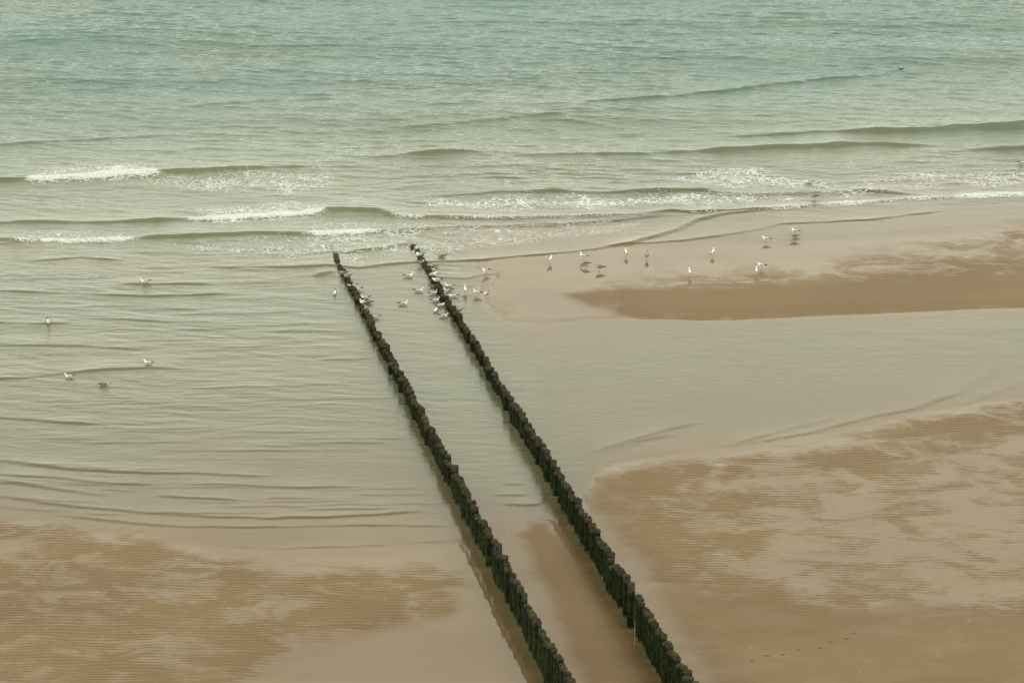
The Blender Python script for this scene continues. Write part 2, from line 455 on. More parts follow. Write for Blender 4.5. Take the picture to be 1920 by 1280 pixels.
def water(x, y, zbed):
    u, v = px(x, y)
    d0 = np.clip(-zbed, 0, 4)
    # how agitated the surface is
    calm = sstep(0.0, 0.30, d0)
    gust = 0.55 + 0.9 * fbm(x * 0.045 + 3, y * 0.03, 21, 3)
    xl, xr = row_x(y, 0), row_x(y, 1)
    between = sstep(-.4, .4, x - xl) * sstep(.4, -.4, x - xr) * sstep(440, 520, v)
    rightpool = sstep(-.4, .4, x - xr) * sstep(520, 620, v)
    leeleft = np.exp(-np.clip(xl - x, 0, 50) / 5.0) * sstep(.4, -.4, x - xl) * sstep(520, 640, v)
    amp = np.interp(v, [-200, 100, 300, 420, 520, 760, 950, 1050], [1.25, 1.1, .85, .60, .62, .50, .18, .02])
    amp = amp * gust * (1 - .62 * between) * (1 - .72 * rightpool) * (1 - .55 * leeleft) * (0.10 + 0.90 * calm)
    far = 1 - sstep(260, 420, np.hypot(x, y))
    z = np.zeros_like(x)
    r = np.random.default_rng(5)
    wx = x + 1.6 * (fbm(x * .12, y * .12, 31, 2) - .5)
    wy = y + 2.4 * (fbm(x * .10, y * .16, 37, 2) - .5)
    for i in range(80):
        lam = 0.32 * (3.6 / 0.32) ** r.random()
        ang = -math.pi / 2 + r.normal(0, 0.24) - 0.10
        kx, ky = math.cos(ang) * 2 * math.pi / lam, math.sin(ang) * 2 * math.pi / lam
        s = 0.0122 * (1.0 if lam < 1.3 else 0.5)
        ph = r.random() * 6.283
        w = np.sin(kx * wx + ky * wy + ph)
        w = w + 0.45 * w * np.abs(w)
        z += s * lam / 6.283 * (w + 0.35 * w * w)
    z *= amp * far
    # swell further out
    for lam, ang, a in ((11, -1.50, .05), (15, -1.68, .05), (8.0, -1.62, .035)):
        z += a * np.sin((math.cos(ang) * wx + math.sin(ang) * wy) * 6.283 / lam + a * 90) * sstep(420, 150, v) * far * gust
    foam = np.zeros_like(x)
    fl = np.zeros_like(x)
    for q, wdef in enumerate(WAVES):
        P = np.array(wdef['p'], float)
        P[:, 1] += 4.0
        bx, by = gx(P[:, 0], P[:, 1])
        jit = 0.55 * (fbm(x * .4, x * 0 + q * 7.3, 51 + q, 4) - .5)
        yc = np.interp(x, bx, by) + jit
        uu = u
        h = 0.58 * wdef['h'] * (0.44 + 0.56 * span(uu, wdef['hi'], 45)) * span(uu, [wdef['fade']], 130)
        h = h * (0.55 + 0.5 * vnoise(x * .35, x * 0 + q, 60 + q) + 0.4 * vnoise(x * 1.1, y * .5 + q, 160 + q))
        s = y - yc
        fo = span(uu, wdef['foam'], 14)
        prof = np.where(s < 0, np.clip(1 + s / (0.30 + .2 * fo), 0, 1) ** 1.2, np.exp(-np.abs(s) / 1.3))
        tr = -0.16 * np.exp(-((s + 1.3) / 0.8) ** 2)
        z = z + h * (prof + tr) + 0.30 * h * np.exp(-(s / .6) ** 2) * (fbm(x * 1.6, y * 3.2, 200 + q, 3) - .5)
        if wdef['foam']:
            lump = fbm(x * 2.2, y * 2.8, 70 + q, 3)
            fo = span(uu, wdef['foam'], 45) * fo
            wid = 0.62 * (0.25 + 0.75 * np.clip(fo, 0, 1)) * (0.35 + 1.3 * fbm(x * .55, x * 0 + q, 170 + q, 3))
            band = sstep(-.65, -.30, s + (lump - .5) * .5) * (1 - sstep(.1 * wid, 1.35 * wid, s + (lump - .5) * 1.2))
            dens = 0.55 + 0.75 * np.exp(-((s - .05) / .38) ** 2)
            foam = np.maximum(foam, fo * band * dens)
            z += fo * band * (lump - .35) * .16
            fl = np.maximum(fl, 0.75 * fo * sstep(-2.2, -.3, s) * (1 - sstep(1.0, 3.2, s)))
    for q, (pts, h) in enumerate(LINES):
        P = np.array(pts, float)
        bx, by = gx(P[:, 0], P[:, 1])
        m = np.nonzero((y > by.min() - 1.5) & (y < by.max() + 3.5) & (x > bx.min() - 1) & (x < bx.max() + 1))
        if not len(m[0]):
            continue
        xm, ym, um = x[m], y[m], u[m]
        yc = np.interp(xm, bx, by) + 0.22 * (fbm(xm * .8, xm * 0 + q * 3.1, 90 + q, 3) - .5)
        s = ym - yc
        L = P[-1, 0] - P[0, 0]
        e = span(um, [(P[0, 0] + 8, P[-1, 0] - 8)], min(40, L * .2)) * (0.45 + 1.0 * vnoise(xm * .6, xm * 0 + q, 130 + q))
        z[m] += (0.9 if q < 8 else 0.72) * h * e * np.where(s < 0, np.exp(-(s / .075) ** 2), np.exp(-np.abs(s) / .75))
        if q == 2:
            fe = e * sstep(1180, 1240, um) * (0.35 + 0.65 * sstep(1400, 1620, um))
            foam[m] = np.maximum(foam[m], 0.85 * fe * sstep(-.5, -.1, s) * (1 - sstep(.2, 1.1, s)))
        if q in (0, 1):
            fl[m] = np.maximum(fl[m], 0.30 * e * np.exp(-((s - .4) / .6) ** 2))
    for pts, a in FLECKS:
        fl = np.maximum(fl, a * sstep(-26, 40, sdist(u, v, pts) + 46 * (fbm(x * .35, y * .35, 44, 3) - .5)))
    depth = np.clip(z - zbed, 0, 6)
    for xx, (uu_, vv_) in ((xl, (625, 476)), (xr, (776, 461))):
        ye = float(gx(uu_, vv_)[1])
        t = y - ye
        near = np.exp(-((x - xx) / .30) ** 2) * sstep(-1.0, 0.2, t) * (1 - sstep(2.0, 4.2, t))
        depth = depth * (1 - near) + np.minimum(depth, 0.03 + 0.05 * np.clip(t, 0, 9)) * near
    sea = sstep(465, 60, v + 0.03 * (u - 960) + 60 * (fbm(x * .08, y * .05, 77, 3) - .5))
    rough = np.clip(amp, 0, 1.2) + 0.16 * sstep(0.02, 0.08, d0)
    return z, depth, foam, fl, sea, rough


def water_material():
    k = NT('water')
    pos = k.n('ShaderNodeNewGeometry').outputs['Position']
    depth, foam, fl, sea, rough = (k.attr(a) for a in ('depth', 'foam', 'fleck', 'sea', 'rough'))
    deep = k.math('MAXIMUM', sea, k.rng(depth, .16, .60, 0.0, 0.25))
    murk = k.mixc(deep, RGB(.178, .158, .080), RGB(.072, .133, .110))
    cl = k.noise(k.mapv(pos, (.06, .10, 1)), 1.0, 3.0)
    murk = k.mixc(k.math('MULTIPLY', k.rng(cl, .35, .7), .4), murk, RGB(.120, .140, .085))
    op = k.math('SUBTRACT', 1.0, k.math('POWER', 2.718, k.math('MULTIPLY', depth, -4.0)))
    body = k.n('ShaderNodeMixShader', {0: op, 1: k.n('ShaderNodeBsdfTransparent').outputs[0], 2: k.n('ShaderNodeBsdfDiffuse', {'Color': murk}).outputs[0]})
    n1 = k.noise(k.mapv(pos, (.75, 4.2, 1)), 1.3, 4.0, 0.58, 0.3)
    n2 = k.noise(k.mapv(pos, (2.2, 9.0, 1)), 1.6, 2.0, 0.5)
    hgt = k.math('ADD', n1, k.math('MULTIPLY', n2, 0.35))
    bs = k.math('ADD', 0.05, k.math('MULTIPLY', rough, 0.55))
    bump = k.n('ShaderNodeBump', {'Strength': bs, 'Distance': 0.075, 'Height': hgt})
    gl = k.n('ShaderNodeBsdfGlossy', {'Color': RGB(1, 1, 1), 'Roughness': 0.05, 'Normal': bump.outputs[0]})
    fr = k.n('ShaderNodeFresnel', {'IOR': 1.333, 'Normal': bump.outputs[0]})
    back = k.n('ShaderNodeNewGeometry').outputs['Backfacing']
    ff = k.math('ADD', k.math('MULTIPLY', fr.outputs[0], k.math('SUBTRACT', 1.0, back)), k.math('MULTIPLY', back, 0.05))
    ff = k.math('MULTIPLY', k.math('MULTIPLY', ff, k.math('SUBTRACT', 1.0, k.math('MULTIPLY', sea, 0.40))), k.rng(depth, 0.0, 0.024))
    surf = k.n('ShaderNodeMixShader', {0: ff, 1: body.outputs[0], 2: gl.outputs[0]})
    # foam: dense on the breaking crests, broken threads and dots where it drifts
    wob = k.n('ShaderNodeTexNoise', {'Vector': pos, 'Scale': 1.1, 'Detail': 3.0})
    add = k.n('ShaderNodeVectorMath', {0: pos, 1: k.n('ShaderNodeVectorMath', {0: wob.outputs['Color'], 3: 1.3}, operation='SCALE').outputs[0]}, operation='ADD').outputs[0]
    vo = k.n('ShaderNodeTexVoronoi', {'Vector': k.mapv(add, (0.85, 1.15, 1)), 'Scale': 2.3}, feature='DISTANCE_TO_EDGE').outputs['Distance']
    thr = k.rng(vo, 0.0, 0.11, 1.0, 0.0)
    dots = k.noise(k.mapv(pos, (2.2, 3.8, 1)), 3.4, 4.0, 0.68)
    clump = k.noise(k.mapv(pos, (.35, .6, 1)), 1.0, 3.0, 0.6)
    g = k.math('ADD', k.math('MULTIPLY', thr, 0.30), k.math('ADD', k.math('MULTIPLY', dots, 0.95), k.math('MULTIPLY', clump, 0.75)))
    g = k.math('ADD', g, k.math('MULTIPLY', fl, 0.72))
    mk = k.math('MULTIPLY', k.rng(g, 1.42, 1.62), k.rng(fl, 0.04, 0.22))
    solid = k.rng(k.math('ADD', k.math('ADD', foam, k.math('MULTIPLY', k.math('SUBTRACT', dots, 0.5), 2.8)), k.math('MULTIPLY', k.math('SUBTRACT', clump, 0.5), 0.9)), 0.40, 0.85)
    solid = k.math('MULTIPLY', solid, k.rng(foam, 0.03, 0.2))
    fm = k.math('MAXIMUM', k.math('MULTIPLY', mk, 0.88), k.math('MULTIPLY', solid, k.rng(k.noise(pos, 7.0, 3.0, .6), .3, .6, .55, .95)))
    fb = k.n('ShaderNodeBump', {'Strength': 0.8, 'Distance': 0.06, 'Height': dots})
    fd = k.n('ShaderNodeBsdfDiffuse', {'Color': RGB(.64, .65, .60), 'Normal': fb.outputs[0]})
    mx = k.n('ShaderNodeMixShader', {0: fm, 1: surf.outputs[0], 2: fd.outputs[0]})
    return k.done(mx.outputs[0])


wxs = axis(-46, 46, 0.25, 9000)
wys = axis(88, 206, 0.07, 9000)
WX, WY = np.meshgrid(wxs, wys)
zb, wdry, _r = terrain(WX, WY)
wz, depth, foam, fleck, seaf, rough = water(WX, WY, zb)
sea = grid_object('sea_water', wxs, wys, wz, water_material(), {'depth': depth, 'foam': foam, 'fleck': fleck, 'sea': seaf, 'rough': rough})
sea['kind'] = 'structure'


xs = axis(-48, 48, 0.30, 9000)
ys = axis(86, 208, 0.18, 9000)
X, Y = np.meshgrid(xs, ys)
zs, dry, rip = terrain(X, Y)
film = 1 - sstep(0.0, 0.024, water(X, Y, zs)[0] - zs)       # no wet sheen where water stands over the sand
sand = grid_object('sand', xs, ys, zs, sand_material(), {'dry': dry, 'ripple': rip, 'film': film})
sand['kind'] = 'structure'


def surface(x, y):
    """height of what one stands or floats on"""
    i = int(np.argmin(np.abs(wxs - x)))
    j = int(np.argmin(np.abs(wys - y)))
    return float(wz[j, i]), float(zb[j, i])


# ------------------------------------------------------------------ posts
def wood_material():
    k = NT('weathered_wood')
    pos = k.n('ShaderNodeNewGeometry').outputs['Position']
    obj = k.n('ShaderNodeTexCoord').outputs['Object']
    rnd = k.n('ShaderNodeObjectInfo').outputs['Random']
    alg = k.attr('algae', 'OBJECT')
    grain = k.noise(k.mapv(obj, (22, 22, 2.2)), 1.0, 4.0, 0.65)
    blot = k.noise(pos, 4.0, 4.0, 0.6)
    wood = k.mixc(k.rng(grain, .35, .7), RGB(.005, .004, .0025), RGB(.022, .017, .010))
    wood = k.mixc(k.math('MULTIPLY', rnd, .45), wood, RGB(.014, .010, .006))
    sep = k.n('ShaderNodeSeparateXYZ', {0: obj})
    below = k.rng(k.math('ADD', sep.outputs[2], k.math('MULTIPLY', k.math('SUBTRACT', blot, .5), .7)), -.12, -.45)
    green = k.mixc(k.rng(blot, .35, .7), RGB(.004, .011, .004), RGB(.030, .042, .008))
    col = k.mixc(k.math('MULTIPLY', k.math('MULTIPLY', below, k.rng(blot, .25, .55)), alg), wood, green)
    bump = k.n('ShaderNodeBump', {'Strength': .9, 'Distance': .025, 'Height': grain})
    p = k.n('ShaderNodeBsdfPrincipled', {'Base Color': col, 'Roughness': .85, 'Normal': bump.outputs[0]})
    p.inputs['Specular IOR Level'].default_value = .10
    return k.done(p.outputs[0])


def top_material():
    k = NT('post_end_grain')
    pos = k.n('ShaderNodeNewGeometry').outputs['Position']
    rnd = k.n('ShaderNodeObjectInfo').outputs['Random']
    n = k.noise(pos, 14.0, 4.0, .7)
    col = k.mixc(k.rng(n, .35, .68), RGB(.009, .0075, .0045), RGB(.066, .055, .033))
    col = k.mixc(k.rng(rnd, .45, .95, 0, .6), col, RGB(.050, .056, .016))
    b = k.n('ShaderNodeBump', {'Strength': 1.0, 'Distance': .03, 'Height': n})
    p = k.n('ShaderNodeBsdfPrincipled', {'Base Color': col, 'Roughness': .8, 'Normal': b.outputs[0]})
    p.inputs['Specular IOR Level'].default_value = .1
    return k.done(p.outputs[0])


M_WOOD, M_TOP = wood_material(), top_material()
TOPS = ['flat', 'domed', 'jagged', 'split', 'slanted']


def post_meshes(kind, seed):
    """shaft from 2.6 m below the head up to just under it, and the worn head, origin at the head"""
    r = random.Random(seed)
    S = 12
    rad = [1 + r.uniform(-.10, .10) for _ in range(S)]
    groove = [r.choice([0, 0, 0, -.08]) for _ in range(S)]
    lean = (r.uniform(-.02, .02), r.uniform(-.02, .02))
    R = .164

    def ring(bm, z, f, jz=0.0):
        out = []
        for i in range(S):
            a = 2 * math.pi * i / S
            q = R * f * (rad[i] + groove[i] + r.uniform(-.025, .025))
            out.append(bm.verts.new((q * math.cos(a) + lean[0] * z, q * math.sin(a) + lean[1] * z, z + jz * r.uniform(-1, 1))))
        return out

    def skin(bm, a, b):
        for i in range(S):
            f = bm.faces.new((a[i], a[(i + 1) % S], b[(i + 1) % S], b[i]))
            f.smooth = True

    bm = bmesh.new()
    zsl = [-2.6, -1.7, -1.25, -.9, -.6, -.35, -.16]
    fr = [1.0, 1.0, 1.02, .99, .97, .98, .95]
    rings = [ring(bm, z, f) for z, f in zip(zsl, fr)]
    for a, b in zip(rings, rings[1:]):
        skin(bm, a, b)
    shaft = bpy.data.meshes.new('post')
    bm.to_mesh(shaft)
    bm.free()
    shaft.materials.append(M_WOOD)

    bm = bmesh.new()

    def hz(a, q):
        if kind == 'flat':
            return r.uniform(-.012, .012)
        if kind == 'domed':
            return -.055 * q * q + r.uniform(-.012, .012)
        if kind == 'jagged':
            return r.uniform(-.09, .05)
        if kind == 'split':
            return (-.13 if abs(math.cos(a - 1.0)) < .35 else .0) + r.uniform(-.03, .02)
        return .075 * q * math.cos(a - 2.2) + r.uniform(-.015, .015)
    lo = ring(bm, -.175, .93)
    mid = ring(bm, -.09, 1.04 + r.uniform(-.05, .08), .02)
    skin(bm, lo, mid)
    prev = mid
    for f, q in ((1.0, 1.0), (.82, .8), (.42, .4)):
        rg = ring(bm, 0, f)
        for i, vtx in enumerate(rg):
            a = 2 * math.pi * i / S
            vtx.co.z = hz(a, q) - (.028 if q == 1.0 else 0)
        skin(bm, prev, rg)
        prev = rg
    c = bm.verts.new((0, 0, hz(0, 0) - .01))
    for i in range(S):
        bm.faces.new((prev[i], prev[(i + 1) % S], c)).smooth = True
    head = bpy.data.meshes.new('post_top')
    bm.to_mesh(head)
    bm.free()
    head.materials.append(M_TOP)
    return shaft, head


VARIANTS = []
for q in range(20):
    kd = TOPS[q % 5]
    VARIANTS.append((kd,) + post_meshes(kd, 100 + q))

ADJ = {'flat': 'flat-topped', 'domed': 'round-topped', 'jagged': 'ragged-topped', 'split': 'split-topped', 'slanted': 'slant-topped'}
POSTS = []      # (object, u, v of the head, x, y, z head)
SPACE = 0.384
for row in (0, 1):
    rn = 'left' if row == 0 else 'right'
    y_end = float(gx(625, 476)[1]) if row == 0 else float(gx(776, 461)[1])      # where heads meet the water
    (ax, ay), (bx, by) = (LA, LB) if row == 0 else (RA, RB)
    L = math.hypot(bx - ax, by - ay)
    dy = abs(by - ay) / L
    y0 = float(gx(1000, 1372)[1])
    n = int((y_end - y0) / (SPACE * dy)) + 10
    walk = 0.0
    slow = 0.0
    for i in range(n):
        r = random.Random(row * 1000 + i)
        y = y0 + i * SPACE * dy + r.uniform(-.03, .03)
        x = float(row_x(y, row)) + r.gauss(0, .05)
        t = y_end - y
        walk = walk * .6 + r.gauss(0, .045)
        ztop = 0.045 + 0.0362 * t + walk + r.gauss(0, .035) * min(1, max(.2, t / 10))
        if t < 4:
            ztop = 0.075 + 0.031 * t + r.gauss(0, .012)
        if r.random() < .05 and t > 8:
            ztop -= r.uniform(.10, .25)
        if t < 0:
            ztop = .02 + .06 * t
        zone = 'sunk' if t < 0 else ('sea' if t < 8 else ('mid' if t < 27 else 'front'))
        kd, shaft, head = VARIANTS[r.randrange(len(VARIANTS))]
        if t < 5:
            while kd in ('jagged', 'split'):
                kd, shaft, head = VARIANTS[r.randrange(len(VARIANTS))]
        o = bpy.data.objects.new('groyne_post', shaft)
        C.objects.link(o)
        o.location = (x, y, ztop)
        o.rotation_euler = (r.gauss(0, .018), r.gauss(0, .018), r.uniform(0, 6.28))
        sc = r.choice([.84, .92, 1.0, 1.0, 1.05, 1.10, 1.18]) * r.uniform(.95, 1.05)
        o.scale = (sc, sc, 1)
        o['algae'] = float({'sunk': .3, 'sea': .3, 'mid': .35 + .35 * (t > 18), 'front': 1.0}[zone] * r.uniform(.6, 1.0))
        h = bpy.data.objects.new('post_top', head)
        C.objects.link(h)
        h.parent = o
        o['category'] = 'post'
        vb = float(px(x, y, 0)[1])
        size = 'slim ' if sc < .88 else ('stout ' if sc > 1.06 else '')
        if zone == 'sunk':
            o['label'] = 'dark submerged post seen faintly under the water beyond the %s row' % rn
            o['group'] = 'sunken posts beyond the %s row' % rn
        elif zone == 'sea':
            o['label'] = '%s%s dark post barely above the waves at the seaward end of the %s row' % (size, ADJ[kd], rn)
            o['group'] = 'low posts at the seaward end of the %s row' % rn
        else:
            tone = 'green' if zone == 'front' else 'brown'
            if row == 0:
                sec = [(600, 'among the gulls'), (700, 'just shoreward of the gulls'), (800, 'in the pale water'), (900, 'before the green posts thicken'),
                       (1000, 'by the curved ripple lines'), (1120, "beside the sand strip's tip"), (1220, 'beside the striped sand'), (9999, 'nearest the viewer')]
            else:
                sec = [(600, 'among the gulls'), (700, 'beside the grey pool'), (800, "beside the grey pool's middle"), (880, "beside the pool's curved ripples"),
                       (980, 'at the corner of the brown sand'), (1090, 'beside the smooth brown sand'), (1200, 'along the lower brown sand'), (9999, 'nearest the viewer')]
            where = next(t for lim, t in sec if vb < lim)
            o['label'] = '%s%s %s post of the %s row, %s' % (size, ADJ[kd], tone, rn, where)
            o['group'] = '%s posts of the %s row' % (tone, rn)
        uu, vv = px(x, y, ztop)
        POSTS.append((o, float(uu), float(vv), x, y, ztop))


# ------------------------------------------------------------------ gulls
def simple(name, col, rough=.6, spec=.3):
    k = NT(name)
    p = k.n('ShaderNodeBsdfPrincipled', {'Base Color': RGB(*col), 'Roughness': rough})
    p.inputs['Specular IOR Level'].default_value = spec
    return k.done(p.outputs[0])


def mottled(name, a, b, scale):
    k = NT(name)
    obj = k.n('ShaderNodeTexCoord').outputs['Object']
    n = k.noise(obj, scale, 3.0, .6)
    p = k.n('ShaderNodeBsdfPrincipled', {'Base Color': k.mixc(k.rng(n, .4, .62), RGB(*a), RGB(*b)), 'Roughness': .8})
    p.inputs['Specular IOR Level'].default_value = .1
    return k.done(p.outputs[0])


M_WHITE = mottled('white_feathers', (.78, .77, .74), (.82, .81, .78), 12)
M_GREY = mottled('grey_feathers', (.22, .22, .21), (.29, .29, .275), 20)
M_BLACK = simple('black_feathers', (.012, .012, .012), .6, .2)
M_BROWN = mottled('brown_feathers', (.075, .055, .036), (.22, .175, .125), 26)
M_PALEBROWN = mottled('pale_brown_feathers', (.20, .16, .12), (.50, .45, .38), 22)
M_DKBROWN = mottled('dark_brown_feathers', (.035, .026, .018), (.085, .065, .045), 30)
M_BILL = simple('yellow_bill', (.62, .38, .05), .4)
M_DKBILL = simple('dark_bill', (.03, .025, .02), .4)
M_LEG = simple('pink_leg', (.36, .24, .18), .5)
M_SOOT = simple('sooty_feathers', (.02, .02, .02), .6)


def loft(name, pts, mat, S=10, cap=True):
    """rings along a curve in the xz plane; pts = (x, y, z, half width, half height)"""
    bm = bmesh.new()
    n = len(pts)
    rings = []
    for i, (x, y, z, w, h) in enumerate(pts):
        a, b = Vector(pts[max(0, i - 1)][:3]), Vector(pts[min(n - 1, i + 1)][:3])
        t = (b - a).normalized()
        side = Vector((0, 1, 0)) - t * t.y
        side.normalize()
        up = t.cross(side) * -1
        if up.z < 0 and abs(t.x) > .3:
            up = -up
        rings.append([bm.verts.new(Vector((x, y, z)) + side * (w * math.cos(2 * math.pi * k / S)) + up * (h * math.sin(2 * math.pi * k / S))) for k in range(S)])
    for a, b in zip(rings, rings[1:]):
        for k in range(S):
            bm.faces.new((a[k], a[(k + 1) % S], b[(k + 1) % S], b[k])).smooth = True
    if cap:
        bm.faces.new(rings[0])
        bm.faces.new(rings[-1])
    bmesh.ops.recalc_face_normals(bm, faces=bm.faces)
    me = bpy.data.meshes.new(name)
    bm.to_mesh(me)
    bm.free()
    me.materials.append(mat)
    return me


NECKS = {  # neck and head, from the chest on
    'alert': ([(.135, .125, .058, .058), (.158, .165, .040, .042), (.166, .205, .034, .037), (.176, .240, .037, .039), (.200, .252, .033, .033), (.224, .250, .018, .018)], (.222, .248)),
    'low': ([(.140, .110, .058, .060), (.172, .135, .045, .047), (.192, .158, .040, .042), (.216, .172, .038, .038), (.238, .172, .030, .030), (.254, .168, .016, .016)], (.252, .166)),
    'tuck': ([(.125, .115, .066, .066), (.140, .140, .056, .056), (.150, .160, .048, .048), (.166, .172, .040, .040), (.184, .172, .030, .030), (.196, .168, .016, .016)], (.194, .166)),
    'forage': ([(.150, .070, .056, .056), (.190, .048, .042, .042), (.222, .020, .036, .036), (.245, -.010, .037, .036), (.262, -.034, .030, .030), (.270, -.052, .016, .016)], (.269, -.050)),
}
BASE = [(-.235, .088, .010, .005), (-.20, .086, .030, .012), (-.15, .082, .048, .030), (-.09, .076, .068, .056), (-.02, .072, .082, .070), (.05, .076, .084, .074), (.10, .092, .074, .070)]
BODY, BEAK, WING, TIP = {}, {}, {}, {}
for pose, (nk, bk) in NECKS.items():
    pts = [(x, 0, z, w, h) for x, z, w, h in BASE + nk]
    for pl, mt in (('adult', M_WHITE), ('young', M_PALEBROWN), ('dark', M_SOOT)):
        BODY[pose, pl] = loft('body', pts, mt)
    dx, dz = (.034, -.042) if pose == 'forage' else (.052, -.008)
    for pl, mt in (('adult', M_BILL), ('young', M_DKBILL), ('dark', M_DKBILL)):
        BEAK[pose, pl] = loft('beak', [(bk[0] - .006, 0, bk[1], .010, .012), (bk[0] + dx * .6, 0, bk[1] + dz * .5, .007, .009), (bk[0] + dx, 0, bk[1] + dz, .002, .003)], mt, 6)
for s in (-1, 1):
    w = [(.115, .040 * s, .105, .012, .010), (.085, .068 * s, .108, .020, .038), (.02, .076 * s, .108, .022, .050), (-.06, .066 * s, .108, .022, .043), (-.13, .046 * s, .106, .018, .028), (-.175, .032 * s, .106, .012, .018)]
    t = [(-.165, .034 * s, .106, .015, .021), (-.215, .024 * s, .114, .016, .018), (-.268, .016 * s, .128, .012, .013), (-.315, .010 * s, .144, .005, .006)]
    for pl, m1, m2 in (('adult', M_GREY, M_BLACK), ('young', M_BROWN, M_DKBROWN), ('dark', M_SOOT, M_SOOT)):
        WING[s, pl] = loft('wing', w, m1, 8)
        TIP[s, pl] = loft('wing_tip', t, m2, 8)
LEG = {}
for s in (-1, 1):
    bm = bmesh.new()

    def tube(p, q, r0):
        a = Vector(p)
        b = Vector(q)
        t = (b - a).normalized()
        e1 = t.orthogonal().normalized()
        e2 = t.cross(e1)
        rg = [[bm.verts.new(c + (e1 * math.cos(k * math.pi / 3) + e2 * math.sin(k * math.pi / 3)) * r0) for k in range(6)] for c in (a, b)]
        for k in range(6):
            bm.faces.new((rg[0][k], rg[0][(k + 1) % 6], rg[1][(k + 1) % 6], rg[1][k]))
        bm.faces.new(rg[0])
        bm.faces.new(rg[1])
    tube((-.005, .032 * s, .02), (-.02, .034 * s, -.06), .009)
    tube((-.02, .034 * s, -.055), (-.005, .036 * s, -.150), .0065)
    for a in (-.5, 0, .5):
        tube((-.008, .036 * s, -.148), (-.008 + .05 * math.cos(a), .036 * s + .05 * math.sin(a), -.155), .005)
    me = bpy.data.meshes.new('leg')
    bmesh.ops.recalc_face_normals(bm, faces=bm.faces)
    bm.to_mesh(me)
    bm.free()
    me.materials.append(M_LEG)
    LEG[s] = me

GULL_SCALE = 1.1


def gull(x, y, z, head_deg, pose, plum, legs, label, group, scale=1.0, pitch=0.0, name='gull', cat='gull'):
    root = bpy.data.objects.new(name, None)
    root.empty_display_size = .1
    C.objects.link(root)
    root.location = (x, y, z)
    root.rotation_euler = (0, -math.radians(pitch), math.radians(head_deg))
    k = scale * GULL_SCALE
    root.scale = (k, k, k)
    root['label'] = label
    root['category'] = cat
    if group:
        root['group'] = group
    lift = .155 if legs else 0.0

    def child(nm, me, par, off=(0, 0, 0)):
        o = bpy.data.objects.new(nm, me)
        C.objects.link(o)
        o.parent = par
        o.location = off
        return o
    child('body', BODY[pose, plum], root, (0, 0, lift))
    child('beak', BEAK[pose, plum], root, (0, 0, lift))
    for s in (-1, 1):
        w = child('wing', WING[s, plum], root, (0, 0, lift))
        child('wing_tip', TIP[s, plum], w)
        if legs:
            child('leg', LEG[s], root, (0, 0, lift))
    return root


